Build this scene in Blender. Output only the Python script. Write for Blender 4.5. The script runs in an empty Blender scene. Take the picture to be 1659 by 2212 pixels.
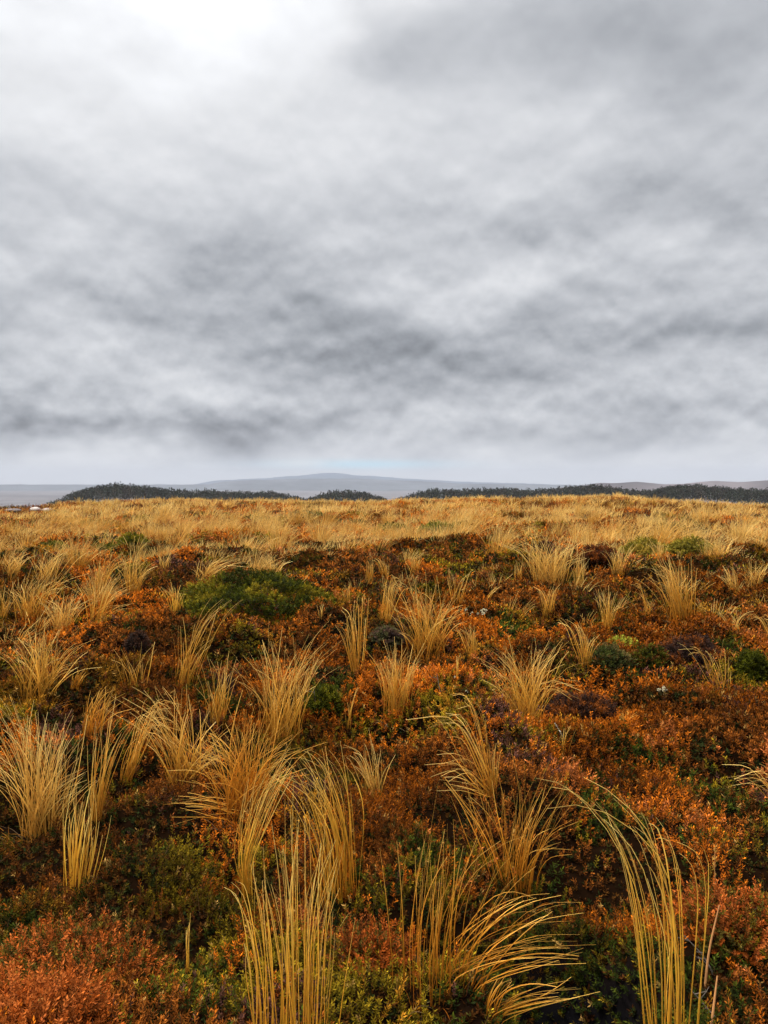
import bpy, math, random
import numpy as np

C = bpy.context.scene
COL = C.collection
RNG = np.random.default_rng(7)
PI = math.pi

# ------------------------------------------------------------------ camera geometry
EYE = 1.6
PITCH = math.radians(-2.2)
F = 1704.0                      # focal length in units of a 1659 x 2212 view
CAM = np.array([0.0, 0.0, EYE])
FWD = np.array([0, math.cos(PITCH), math.sin(PITCH)])
UPV = np.array([0, -math.sin(PITCH), math.cos(PITCH)])


def ray(px, py):
    u = (px - 829.5) / F
    v = (1106 - py) / F
    return np.array([u, 0, 0]) + FWD + v * UPV


# ------------------------------------------------------------------ noise
def _hash(ix, iy, seed):
    h = (ix.astype(np.int64) * 374761393 + iy.astype(np.int64) * 668265263 + seed * 974634777) & 0xFFFFFFFF
    h = ((h ^ (h >> 13)) * 1274126177) & 0xFFFFFFFF
    h = h ^ (h >> 16)
    return (h & 0xFFFF) / 65535.0


def vnoise(x, y, seed=0):
    x = np.asarray(x, float); y = np.asarray(y, float)
    ix = np.floor(x); iy = np.floor(y)
    fx = x - ix; fy = y - iy
    fx = fx * fx * (3 - 2 * fx); fy = fy * fy * (3 - 2 * fy)
    a = _hash(ix, iy, seed); b = _hash(ix + 1, iy, seed)
    c = _hash(ix, iy + 1, seed); d = _hash(ix + 1, iy + 1, seed)
    return (a + (b - a) * fx) * (1 - fy) + (c + (d - c) * fx) * fy


def fbm(x, y, seed=0, octaves=3):
    s = 0; a = 0.5; t = 0
    x = np.asarray(x, float); y = np.asarray(y, float)
    for k in range(octaves):
        s = s + a * vnoise(x, y, seed + k * 17); t += a
        x = x * 2.03 + 11.3; y = y * 2.03 - 7.7; a *= 0.5
    return s / t


def sstep(a, b, x):
    t = np.clip((np.asarray(x, float) - a) / (b - a), 0, 1)
    return t * t * (3 - 2 * t)


# ------------------------------------------------------------------ terrain
CREST = 88.0
HX = [-900, -200, 0, 90, 150, 280, 400, 640, 820, 870, 1000, 1100, 1220, 1300, 1345, 1400, 1520, 1659, 1900, 2600]
HY = [1094, 1092, 1092, 1091, 1082, 1077, 1075, 1078, 1080, 1077, 1074, 1073, 1070, 1067, 1067, 1073, 1079, 1082, 1084, 1086]
WOOD = {
    'west': ([100, 130, 160, 200, 250, 300, 350, 420, 450, 520, 590, 640, 665],
             [1086, 1077, 1062, 1051, 1046, 1048, 1055, 1061, 1058, 1063, 1063, 1073, 1082]),
    'middle': ([655, 670, 700, 745, 780, 830, 845],
               [1084, 1075, 1065, 1060, 1063, 1077, 1084]),
    'east': ([840, 860, 900, 930, 1000, 1080, 1150, 1200, 1265, 1300, 1340, 1400, 1440, 1480],
             [1085, 1078, 1064, 1057, 1058, 1055, 1058, 1055, 1049, 1048, 1055, 1060, 1060, 1064]),
    'far_east': ([1400, 1430, 1460, 1500, 1560, 1620, 1720, 1900, 2000],
                 [1064, 1055, 1049, 1047, 1052, 1056, 1057, 1060, 1075]),
}
WX = np.arange(-1500, 3200, 5.0)
WY = np.full(WX.shape, 1140.0)
for _xs, _ys in WOOD.values():
    m = (WX >= _xs[0]) & (WX <= _xs[-1])
    WY[m] = np.minimum(WY[m], np.interp(WX[m], _xs, _ys) - 3)


def wood_top(pxa, r):
    return EYE + (1040 - np.interp(pxa, WX, WY)) / F * r


def ground_z(x, y):
    x = np.asarray(x, float); y = np.asarray(y, float)
    r = np.hypot(x, y)
    ang = np.arctan2(x, np.maximum(y, 1e-6) * 1.0)
    ang = np.where(y <= 0, np.sign(x) * 1.2, np.clip(ang, -1.2, 1.2))
    pxa = 829.5 + F * np.tan(ang)
    hy = np.interp(pxa, HX, HY)
    zc = EYE - (hy - 1040) / F * CREST - 0.42
    z = zc * sstep(12, CREST, r)
    # beyond the crest the plateau falls away to a wide valley
    fall = np.maximum(r - CREST, 0)
    z = z - 62 * (1 - np.exp(-(fall / 190.0) ** 1.6))
    w = sstep(380, 455, r) * (1 - sstep(560, 650, r))
    wt = wood_top(pxa, 500.0) - 6.0 - (1 - sstep(455, 555, r)) * 4.5
    z = np.where(w > 0, z + (np.maximum(wt, z) - z) * w, z)
    # valley floor undulation
    z = z + sstep(700, 2000, r) * (fbm(x / 900, y / 900, 91) - 0.5) * 16
    # hummocks of the heath
    near = 1 - sstep(60, 120, r)
    h = (fbm(x / 0.62, y / 0.62, 5, 3) - 0.5) * 0.46 + (fbm(x / 1.7, y / 1.7, 55, 2) - 0.5) * 0.46 + (fbm(x / 0.24, y / 0.24, 15, 2) - 0.5) * 0.10 * (1 - sstep(8, 20, r))
    h = h + (fbm(x / 14, y / 14, 71, 2) - 0.5) * 0.5 * sstep(14, 40, r)
    z = z + h * near
    # dark hollow between the nearest shrubs
    pit = np.exp(-(((x - 0.60) / 0.22) ** 2 + ((y - 2.42) / 0.34) ** 2) ** 2)
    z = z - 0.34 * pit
    # stony bank on the far left
    bank = np.exp(-(((x + 33) / 5.5) ** 2 + ((y - 70) / 6.0) ** 2))
    z = z + 0.55 * bank
    return z


def at(px, py):
    """the ground point seen in a view direction"""
    d = ray(px, py)
    t = np.geomspace(0.5, 400, 4000)
    p = CAM + d[None, :] * t[:, None]
    g = ground_z(p[:, 0], p[:, 1])
    k = np.nonzero(p[:, 2] < g)[0]
    k = k[0] if len(k) else len(t) - 1
    return np.array([p[k, 0], p[k, 1], g[k]])


def on_plane(px, py, Y):
    d = ray(px, py)
    return CAM + d * (Y / d[1])


# ------------------------------------------------------------------ mesh helpers
class Build:
    def __init__(self):
        self.v = []; self.f = []; self.c = []; self.n = 0

    def add(self, v, f, c):
        self.v.append(v); self.f.append(f + self.n); self.c.append(c); self.n += len(v)

    def obj(self, name, mat, parent=None, origin=(0, 0, 0), smooth=False):
        v = np.concatenate(self.v) - np.asarray(origin, float)
        f = np.concatenate(self.f); c = np.concatenate(self.c)
        me = bpy.data.meshes.new(name)
        me.vertices.add(len(v)); me.vertices.foreach_set('co', v.astype(np.float32).ravel())
        me.loops.add(len(f) * 4); me.loops.foreach_set('vertex_index', f.astype(np.int32).ravel())
        me.polygons.add(len(f)); me.polygons.foreach_set('loop_start', np.arange(0, len(f) * 4, 4, dtype=np.int32))
        me.polygons.foreach_set('loop_total', np.full(len(f), 4, dtype=np.int32))
        if smooth:
            me.polygons.foreach_set('use_smooth', np.ones(len(f), dtype=bool))
        a = me.color_attributes.new('Col', 'FLOAT_COLOR', 'POINT')
        cc = np.ones((len(v), 4), np.float32); cc[:, :3] = c
        a.data.foreach_set('color', cc.ravel())
        me.update(calc_edges=True)
        me.materials.append(mat)
        o = bpy.data.objects.new(name, me); COL.objects.link(o)
        if parent is not None:
            o.parent = parent
        return o


def unit(a):
    return a / np.maximum(np.linalg.norm(a, axis=-1, keepdims=True), 1e-9)


def tubes(b, P, W, colr, sides=3):
    """P (B,K,3) centre lines, W (B,K) widths, colr (B,K,3)"""
    B, K, _ = P.shape
    T = unit(np.gradient(P, axis=1))
    ref = unit(RNG.normal(size=(B, 1, 3)) + np.array([0, 0.6, 0.0]))
    S = unit(np.cross(T, np.broadcast_to(ref, T.shape)))
    N = np.cross(T, S)
    ring = []
    if sides == 2:
        ring = [P + S * (W / 2)[..., None], P - S * (W / 2)[..., None]]
    else:
        for k in range(sides):
            a = 2 * PI * k / sides
            ring.append(P + (S * math.cos(a) + N * math.sin(a)) * (W / 2)[..., None])
    V = np.stack(ring, axis=2)                       # B,K,s,3
    s = sides
    idx = np.arange(B * K * s).reshape(B, K, s)
    fs = []
    pairs = [(0, 1)] if s == 2 else [(k, (k + 1) % s) for k in range(s)]
    for a, c in pairs:
        fs.append(np.stack([idx[:, :-1, a], idx[:, :-1, c], idx[:, 1:, c], idx[:, 1:, a]], -1).reshape(-1, 4))
    cc = np.repeat(colr[:, :, None, :], s, axis=2).reshape(-1, 3)
    b.add(V.reshape(-1, 3), np.concatenate(fs), cc)


def leaves(b, base, d, side, ln, wd, col):
    """rhombic leaflets; base,d,side (N,3), ln,wd (N)"""
    tip = base + d * ln[:, None]
    nrm = np.cross(d, side)
    mid = base + d * (ln * 0.5)[:, None] + nrm * (ln * 0.10)[:, None]
    l = mid + side * (wd * 0.5)[:, None]
    r = mid - side * (wd * 0.5)[:, None]
    V = np.stack([base, l, tip, r], 1).reshape(-1, 3)
    f = np.arange(len(base) * 4).reshape(-1, 4)
    b.add(V, f, np.repeat(col, 4, axis=0))


def sprigs(b, pos, axis, h, nl, ll, lw, col, tipcol=None, spread=0.85, low=0.25, jit=0.25):
    """heather shoots: leaflets spiralling round a short stem"""
    N = len(pos)
    axis = unit(axis)
    ref = unit(RNG.normal(size=(N, 3)))
    e1 = unit(np.cross(axis, ref)); e2 = np.cross(axis, e1)
    j = np.arange(nl)
    t = low + (1 - low) * (j + 0.5) / nl
    az = j * 2.39996 + RNG.uniform(0, 2 * PI, (N, 1)) + RNG.normal(0, 0.3, (N, nl))
    rad = e1[:, None, :] * np.cos(az)[..., None] + e2[:, None, :] * np.sin(az)[..., None]
    base = pos[:, None, :] + axis[:, None, :] * (h[:, None] * t[None, :])[..., None]
    up = 0.25 + 0.95 * t[None, :, None] ** 2
    d = unit(axis[:, None, :] * up + rad * spread + RNG.normal(0, jit, (N, nl, 3)))
    side = unit(np.cross(d, axis[:, None, :] + RNG.normal(0, 0.3, (N, nl, 3))))
    L = ll[:, None] * RNG.uniform(0.7, 1.25, (N, nl))
    Wd = lw[:, None] * RNG.uniform(0.7, 1.25, (N, nl))
    cc = np.repeat(col[:, None, :], nl, axis=1)
    if tipcol is not None:
        k = np.clip((t - 0.6) / 0.4, 0, 1)[None, :, None]
        cc = cc * (1 - k) + tipcol[:, None, :] * k
    cc = cc * RNG.uniform(0.65, 1.35, (N, nl, 1))
    leaves(b, base.reshape(-1, 3), d.reshape(-1, 3), side.reshape(-1, 3), L.ravel(), Wd.ravel(), cc.reshape(-1, 3))


# ------------------------------------------------------------------ materials
def foliage_mat(name, transl=0.25, rough=0.6, spec=0.2):
    m = bpy.data.materials.new(name); m.use_nodes = True
    nt = m.node_tree; nt.nodes.clear()
    out = nt.nodes.new('ShaderNodeOutputMaterial')
    at_ = nt.nodes.new('ShaderNodeAttribute'); at_.attribute_name = 'Col'
    nz = nt.nodes.new('ShaderNodeTexNoise'); nz.inputs['Scale'].default_value = 35; nz.inputs['Detail'].default_value = 3
    geo = nt.nodes.new('ShaderNodeNewGeometry')
    nt.links.new(geo.outputs['Position'], nz.inputs['Vector'])
    mr = nt.nodes.new('ShaderNodeMapRange'); mr.inputs['To Min'].default_value = 0.72; mr.inputs['To Max'].default_value = 1.28
    nt.links.new(nz.outputs['Fac'], mr.inputs['Value'])
    mul = nt.nodes.new('ShaderNodeVectorMath'); mul.operation = 'SCALE'
    nt.links.new(at_.outputs['Color'], mul.inputs[0]); nt.links.new(mr.outputs['Result'], mul.inputs['Scale'])
    p = nt.nodes.new('ShaderNodeBsdfPrincipled')
    p.inputs['Roughness'].default_value = rough
    p.inputs['Specular IOR Level'].default_value = spec
    nt.links.new(mul.outputs['Vector'], p.inputs['Base Color'])
    tr = nt.nodes.new('ShaderNodeBsdfTranslucent')
    nt.links.new(mul.outputs['Vector'], tr.inputs['Color'])
    mx = nt.nodes.new('ShaderNodeMixShader'); mx.inputs[0].default_value = transl
    nt.links.new(p.outputs[0], mx.inputs[1]); nt.links.new(tr.outputs[0], mx.inputs[2])
    nt.links.new(mx.outputs[0], out.inputs['Surface'])
    return m


M_BLADE = foliage_mat('dry_grass', 0.25, 0.55, 0.10)
M_DEAD = foliage_mat('dead_thatch', 0.15, 0.8, 0.1)
M_HEATH = foliage_mat('heather_leaf', 0.12, 0.8, 0.02)
M_SHRUB = foliage_mat('shrub_leaf', 0.2, 0.7, 0.03)
M_TREE = foliage_mat('bush_tree', 0.1, 0.8, 0.05)
M_WOOD = foliage_mat('dead_wood', 0.0, 0.8, 0.15)
M_PETAL = foliage_mat('pale_petal', 0.2, 0.6, 0.2)
M_STONE = foliage_mat('pale_stone', 0.0, 0.85, 0.2)


def ground_mat():
    m = bpy.data.materials.new('peat_ground'); m.use_nodes = True
    nt = m.node_tree
    p = nt.nodes['Principled BSDF']; p.inputs['Roughness'].default_value = 0.9
    p.inputs['Specular IOR Level'].default_value = 0.0
    at_ = nt.nodes.new('ShaderNodeAttribute'); at_.attribute_name = 'Col'
    geo = nt.nodes.new('ShaderNodeNewGeometry')
    n1 = nt.nodes.new('ShaderNodeTexNoise'); n1.inputs['Scale'].default_value = 9; n1.inputs['Detail'].default_value = 8
    n2 = nt.nodes.new('ShaderNodeTexNoise'); n2.inputs['Scale'].default_value = 0.012; n2.inputs['Detail'].default_value = 6
    for n in (n1, n2):
        nt.links.new(geo.outputs['Position'], n.inputs['Vector'])
    a = nt.nodes.new('ShaderNodeMath'); a.operation = 'MULTIPLY'
    nt.links.new(n1.outputs['Fac'], a.inputs[0]); nt.links.new(n2.outputs['Fac'], a.inputs[1])
    mr = nt.nodes.new('ShaderNodeMapRange'); mr.inputs['From Max'].default_value = 0.5
    mr.inputs['To Min'].default_value = 0.35; mr.inputs['To Max'].default_value = 1.65
    nt.links.new(a.outputs[0], mr.inputs['Value'])
    mul = nt.nodes.new('ShaderNodeVectorMath'); mul.operation = 'SCALE'
    nt.links.new(at_.outputs['Color'], mul.inputs[0]); nt.links.new(mr.outputs['Result'], mul.inputs['Scale'])
    nt.links.new(mul.outputs['Vector'], p.inputs['Base Color'])
    bp = nt.nodes.new('ShaderNodeBump'); bp.inputs['Strength'].default_value = 0.5; bp.inputs['Distance'].default_value = 0.03
    nt.links.new(n1.outputs['Fac'], bp.inputs['Height']); nt.links.new(bp.outputs[0], p.inputs['Normal'])
    return m


def tag(o, label=None, cat=None, group=None, kind=None):
    if label: o['label'] = label
    if cat: o['category'] = cat
    if group: o['group'] = group
    if kind: o['kind'] = kind
    return o


def empty(name, loc):
    o = bpy.data.objects.new(name, None); COL.objects.link(o)
    o.location = loc; o.empty_display_size = 0.1
    return o


# ------------------------------------------------------------------ the ground sheet
M_GROUND = ground_mat()


def build_ground():
    front = np.radians(np.linspace(-52, 52, 420))
    back = np.radians(np.linspace(52, 308, 50))[1:]
    th = np.concatenate([front, back])               # measured from +Y, clockwise
    r = np.concatenate([[0.02], np.geomspace(0.25, 12000, 1000)])
    R, T = np.meshgrid(r, th, indexing='ij')
    x = R * np.sin(T); y = R * np.cos(T)
    z = ground_z(x, y)
    nr, ntt = R.shape
    idx = np.arange(nr * ntt).reshape(nr, ntt)
    nx = np.roll(idx, -1, axis=1)
    f = np.stack([idx[:-1], idx[1:], nx[1:], nx[:-1]], -1).reshape(-1, 4)
    soil = np.array([0.0055, 0.0026, 0.0012]); heath = np.array([0.10, 0.036, 0.006]); vall = np.array([0.085, 0.078, 0.078])
    pit_shade = np.array([0.0035, 0.004, 0.005])  # deep shade of the hollow, painted into the ground colour
    rr = R.ravel()[:, None]
    a = sstep(8, 40, rr); bb = sstep(150, 500, rr)
    c = soil * (1 - a) + heath * a
    c = c * (1 - bb) + vall * bb
    px_, py_ = x.ravel(), y.ravel()
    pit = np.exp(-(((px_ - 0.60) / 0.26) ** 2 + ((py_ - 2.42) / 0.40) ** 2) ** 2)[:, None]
    c = c * (1 - pit) + pit_shade * pit
    patch = (0.6 + 0.8 * fbm(px_ / 300, py_ / 120, 33, 4))[:, None]
    c = np.where(rr > 300, c * patch, c)
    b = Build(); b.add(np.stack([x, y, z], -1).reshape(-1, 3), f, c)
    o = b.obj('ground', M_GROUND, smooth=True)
    tag(o, 'peaty heath plateau falling away beyond its crest to a wide dim valley', 'ground', kind='structure')


build_ground()

# ------------------------------------------------------------------ far hills
def ridge(name, xs, ys, dist, depth, base, col, label, rough=1.2):
    px = np.arange(xs[0], xs[-1] + 1, 4.0)
    py = np.interp(px, xs, ys)
    k = np.ones(5) / 5
    py = np.convolve(np.pad(py, 2, mode='edge'), k, 'valid')
    py = py + (fbm(px / 23, px * 0, 7, 4) - 0.5) * rough * 2
    ztop = EYE + (1040 - py) / F * dist
    s = np.linspace(-1, 1, 21)
    u = (px - 829.5) / F
    prof = np.cos(s * PI / 2) ** 1.3
    Y = dist + s[None, :] * depth + 0 * u[:, None]
    X = u[:, None] * Y
    Z = base + (ztop[:, None] - base) * prof[None, :]
    Z = Z + (fbm(X / (depth * .25), Y / (depth * .25), 3, 3) - 0.5) * (ztop[:, None] - base) * 0.25 * (1 - prof[None, :])
    n, m = Z.shape
    idx = np.arange(n * m).reshape(n, m)
    f = np.stack([idx[:-1, :-1], idx[1:, :-1], idx[1:, 1:], idx[:-1, 1:]], -1).reshape(-1, 4)
    c = np.array(col)[None, :] * (0.35 + 1.3 * fbm(X / 260, Y / 160, 12, 5)).reshape(-1, 1)
    b = Build(); b.add(np.stack([X, Y, Z], -1).reshape(-1, 3), f, c)
    o = b.obj(name, M_GROUND, smooth=True)
    tag(o, label, 'hills', kind='structure')


ridge('far_mountains', [420, 470, 520, 580, 625, 660, 695, 725, 742, 765, 800, 860, 1000, 1300, 1700, 2300],
      [1046, 1037, 1035, 1032, 1028, 1026, 1021, 1021, 1022, 1026, 1027, 1032, 1040, 1049, 1049, 1049], 9500, 1500, -80,
      (0.03, 0.045, 0.065), 'pale blue far mountain with a flat top under the cloud', 0.8)
ridge('distant_plateau', [-700, 0, 300, 455, 480, 560, 640, 760, 900, 1000, 1250],
      [1046, 1046, 1046, 1046, 1039, 1036, 1034, 1033, 1038, 1044, 1047], 6500, 900, -80,
      (0.05, 0.055, 0.06), 'blue grey plateau low across the valley', 0.8)
ridge('distant_hills', [1180, 1250, 1295, 1330, 1372, 1440, 1480, 1540, 1600, 1659, 1750, 2000],
      [1056, 1049, 1042, 1043, 1040, 1046, 1044, 1038, 1041, 1037, 1035, 1040], 2600, 380, -75,
      (0.075, 0.062, 0.062), 'dull purple brown hills beyond the dark wood at right', 0.7)

# ------------------------------------------------------------------ far woods (each reads as one dark mass)
def wood(name, key, label):
    xs, ys = WOOD[key]
    b = Build(); tb = Build()
    for row, r in enumerate((462, 482, 502, 525, 548)):
        step = 2.3 * F / r
        px = np.arange(xs[0] + 4, xs[-1] - 4, step)
        px = px + RNG.uniform(-0.4, 0.4, len(px)) * step
        for p in px:
            u = (p - 829.5) / F
            rr = r + RNG.uniform(-8, 8)
            n_ = math.sqrt(1 + u * u)
            x, y = u * rr / n_, rr / n_
            g = float(ground_z(np.array([x]), np.array([y]))[0])
            top = float(wood_top(p, rr)) + RNG.uniform(-1.5, 0.5) - (4 - row) * 0.5
            h = max(3.0, min(9.5, top - g))
            if top < g + 1.0:
                continue
            rad = RNG.uniform(1.0, 2.7); ch = h * 0.8
            n = 75
            d = unit(RNG.normal(size=(n, 3))); q = RNG.uniform(0.45, 1.0, n)[:, None]
            lump = (0.8 + 0.35 * RNG.random((n, 1)))
            pos = np.array([x, y, g + h - ch / 2]) + d * q * lump * np.array([rad, rad, ch / 2])
            dd = unit(d + RNG.normal(0, 0.5, (n, 3)) + np.array([0, 0, 0.3]))
            sd = unit(np.cross(dd, RNG.normal(size=(n, 3))))
            tone = RNG.uniform(0.7, 1.35)
            base = np.array([[0.024, 0.027, 0.017]]) if RNG.random() < 0.7 else np.array([[0.034, 0.029, 0.022]])
            col = base * tone * RNG.uniform(0.5, 1.5, (n, 1))
            leaves(b, pos, dd, sd, RNG.uniform(0.7, 1.3, n), RNG.uniform(0.5, 0.9, n), col)
            P = np.array([[[x, y, g - 0.4], [x + .1, y, g + h * .3], [x, y, g + h * .7]]])
            tubes(b, P, np.array([[0.4, 0.3, 0.12]]), np.full((1, 3, 3), 0.04), 4)
    o = b.obj(name, M_TREE)
    tag(o, label, 'wood', kind='stuff')


wood('bush_wood', 'west', 'dark bushy wood on the rounded hill at the left horizon')
wood('bush_wood', 'middle', 'small dome of dark bush alone between the two longer woods')
wood('bush_wood', 'east', 'long low dark wood along the crest right of centre')
wood('bush_wood', 'far_east', 'dark wood on the hill running off the right edge')

# ------------------------------------------------------------------ tussocks
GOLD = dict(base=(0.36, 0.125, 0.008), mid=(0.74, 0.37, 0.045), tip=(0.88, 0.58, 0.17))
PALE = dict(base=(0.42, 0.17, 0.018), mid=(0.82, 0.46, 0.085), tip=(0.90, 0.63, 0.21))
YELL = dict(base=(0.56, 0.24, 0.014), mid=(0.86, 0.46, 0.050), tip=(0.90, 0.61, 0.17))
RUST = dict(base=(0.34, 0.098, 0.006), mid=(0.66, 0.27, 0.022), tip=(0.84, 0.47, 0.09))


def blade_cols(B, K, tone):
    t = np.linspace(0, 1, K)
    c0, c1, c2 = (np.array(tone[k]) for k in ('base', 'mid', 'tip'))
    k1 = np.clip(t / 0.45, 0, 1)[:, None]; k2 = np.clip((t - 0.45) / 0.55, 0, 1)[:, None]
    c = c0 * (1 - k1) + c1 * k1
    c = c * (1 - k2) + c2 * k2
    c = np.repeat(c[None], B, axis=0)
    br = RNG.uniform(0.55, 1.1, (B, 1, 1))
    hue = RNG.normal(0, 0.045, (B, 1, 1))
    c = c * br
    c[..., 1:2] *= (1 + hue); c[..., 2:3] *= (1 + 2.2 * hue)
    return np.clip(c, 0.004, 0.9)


def catmull(pts, K):
    pts = np.asarray(pts, float)
    n = len(pts)
    s = np.linspace(0, n - 1, K)
    out = []
    ext = np.vstack([2 * pts[0] - pts[1], pts, 2 * pts[-1] - pts[-2]])
    for v in s:
        i = min(int(v), n - 2); t = v - i
        p0, p1, p2, p3 = ext[i], ext[i + 1], ext[i + 2], ext[i + 3]
        out.append(0.5 * (2 * p1 + (p2 - p0) * t + (2 * p0 - 5 * p1 + 4 * p2 - p3) * t * t + (3 * p1 - p0 - 3 * p2 + p3) * t ** 3))
    return np.array(out)


K_BL = 10
N_TUSS = 0


def dead_base(root, origin, rad, h, n, tone, w):
    B = n
    a = RNG.uniform(0, 2 * PI, B); q = np.sqrt(RNG.random(B)) * rad
    ps = np.stack([np.cos(a) * q, np.sin(a) * q, np.full(B, -0.05)], -1)
    dirv = unit(np.stack([np.cos(a) * 0.55, np.sin(a) * 0.55, RNG.uniform(0.35, 1.3, B)], -1) + RNG.normal(0, 0.25, (B, 3)))
    L = h * RNG.uniform(0.5, 1.1, B)
    t = np.linspace(0, 1, 5)
    P = ps[:, None] + dirv[:, None] * (L[:, None] * t)[..., None]
    P[..., 2] -= 0.35 * (L[:, None] * t ** 2)
    W = w * (1 - 0.8 * t)[None] * RNG.uniform(0.7, 1.3, (B, 1))
    c = np.array(tone['base'])[None, None] * RNG.uniform(0.3, 1.3, (B, 1, 1)) * np.ones((1, 5, 1))
    grey = RNG.random(B) < 0.3
    c[grey] = np.array([.20, .125, .06]) * RNG.uniform(.4, 1.1, (int(grey.sum()), 1, 1))
    b = Build(); tubes(b, P, W, c, 3)
    return b.obj('dead_base', M_DEAD, root)


def tussock(name, bx, by, bw, tips, n, tone, label, width=None, group='tussocks standing out in the near heath',
            guides=None, sink=0.06, jt=0.05, short=(0.62, 1.1), cat='tussock', base=True, fullness=1.0):
    """a clump of blades rising from the ground seen at (bx,by); tips or whole guide lines say where its blades arch"""
    o = at(bx, by)
    Y = o[1]
    px2m = Y / F
    rad = max(bw * px2m, 0.02)
    if width is None:
        width = 0.0028 * (1 + Y / 8.0)
    n = int(n * (0.55 if Y < 2.7 else 0.85)) if n > 30 else n
    if guides is None:
        g = []
        for tp in tips:
            tx, ty = tp[0], tp[1]
            droop = tp[2] if len(tp) > 2 else 0.0
            dx, dy = tx - bx, ty - by
            H = abs(dy) + 1e-3
            lean = dx / H
            # rises first, then bends over towards the tip
            g.append([(bx, by), (bx + dx * 0.22, by + dy * (0.36 + 0.06 * min(abs(lean), 1.5))),
                      (bx + dx * 0.55, by + dy * (0.72 + 0.09 * min(abs(lean), 1.5)) - H * droop * 0.25),
                      (tx, ty)])
        guides = g
    G = []
    for gl in guides:
        w = np.array([on_plane(q[0], q[1], Y) for q in gl])
        G.append(catmull(w, K_BL))
    G = np.array(G)
    order = np.argsort(G[:, -1, 0]) if len(G) > 1 else np.array([0])
    G = G[order]
    m = len(G)
    i = RNG.integers(0, m, n)
    j = np.clip(i + RNG.integers(-1, 2, n), 0, m - 1)
    t = RNG.random(n) ** 1.6 * (0.45 if Y < 3.4 else 0.75)
    P = G[i] * (1 - t)[:, None, None] + G[j] * t[:, None, None]
    root = P[:, :1].copy()
    sc = RNG.uniform(short[0], short[1], n) ** 0.75
    kk = np.linspace(0, 1, K_BL)
    # resample each blade to only part of its guide so lengths differ
    src = sc[:, None] * kk[None, :] * (K_BL - 1)
    i0 = np.clip(src.astype(int), 0, K_BL - 2); fr = src - i0
    rows = np.arange(n)[:, None]
    P = P[rows, i0] * (1 - fr)[..., None] + P[rows, i0 + 1] * fr[..., None]
    hgt = (P[:, -1, 2] - P[:, 0, 2])
    size = np.linalg.norm(P[:, -1] - P[:, 0], axis=1)
    off = RNG.normal(0, 0.5, (n, 3)); off[:, 2] = 0
    off = off / np.maximum(1, np.linalg.norm(off, axis=1, keepdims=True)) * rad
    P = P + off[:, None, :]
    jit = RNG.normal(0, 1.4, (n, 3)) * (jt * size)[:, None]
    jit[:, 1] = RNG.normal(0, 0.09 if Y < 3.4 else 0.18, n) * size
    P = P + jit[:, None, :] * (kk ** 1.6)[None, :, None]
    # a natural bend of its own for every blade
    bend = RNG.normal(0, 0.035, (n, 1, 3)) * size[:, None, None]
    P = P + bend * np.sin(kk * PI)[None, :, None]
    P[:, 0, 2] -= sink
    P[:, 1, 2] -= sink * 0.3
    W = width * (1.0 - 0.72 * kk ** 1.5)[None, :] * RNG.uniform(0.45, 1.4, (n, 1))
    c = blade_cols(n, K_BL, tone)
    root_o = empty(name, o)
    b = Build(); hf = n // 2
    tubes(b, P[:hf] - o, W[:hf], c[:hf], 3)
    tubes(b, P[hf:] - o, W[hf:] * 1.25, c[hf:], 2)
    b.obj('blades', M_BLADE, root_o, smooth=True)
    if base and n > 30:
        hh = float(np.median(np.abs(hgt)))
        dead_base(root_o, o, rad * 1.3 + 0.03, max(0.07, hh * 0.36), int(30 + n * 0.8), tone, width * 1.1)
    tag(root_o, label, cat, group)
    OCC.append((o[0], o[1], max(rad, 0.12)))
    global N_TUSS
    N_TUSS += 1
    return root_o


OCC = []
T = tussock
# ---- nearest, drawn blade bundle by blade bundle
T('tussock', 636, 2330, 26, None, 120, YELL, 'tall yellow tussock rising from the bottom edge with upright blades, nearest of all',
  guides=[[(575, 2330), (578, 2130), (565, 1980), (545, 1915), (508, 1893)],
          [(570, 2330), (572, 2150), (556, 2000), (536, 1900), (528, 1850)],
          [(600, 2330), (606, 2120), (588, 1960), (566, 1860)],
          [(615, 2330), (618, 2100), (606, 1980), (572, 1862)],
          [(632, 2330), (632, 2090), (630, 1880), (631, 1725)],
          [(645, 2330), (650, 2090), (652, 1920), (640, 1760)],
          [(655, 2330), (668, 2090), (662, 1930), (664, 1780)],
          [(672, 2330), (676, 2090), (688, 1930), (716, 1800)],
          [(690, 2330), (690, 2120), (700, 1990), (742, 1872)],
          [(700, 2330), (708, 2140), (722, 2040), (742, 1978)],
          [(560, 2330), (548, 2150), (536, 2060), (528, 2012)]],
  width=0.0032, jt=0.018, short=(0.78, 1.04))
T('tussock', 540, 1960, 14, None, 40, YELL, 'yellow tussock whose blades sweep up and bow to the right, behind the nearest one',
  guides=[[(540, 1925), (528, 1860), (552, 1780), (585, 1690), (640, 1616)],
          [(536, 1925), (526, 1870), (545, 1790), (572, 1710), (618, 1630)],
          [(545, 1925), (540, 1860), (565, 1790), (604, 1700), (634, 1640)],
          [(530, 1925), (524, 1850), (528, 1760), (540, 1660)]], width=0.0032, jt=0.02, short=(0.7, 1.03))
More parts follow.
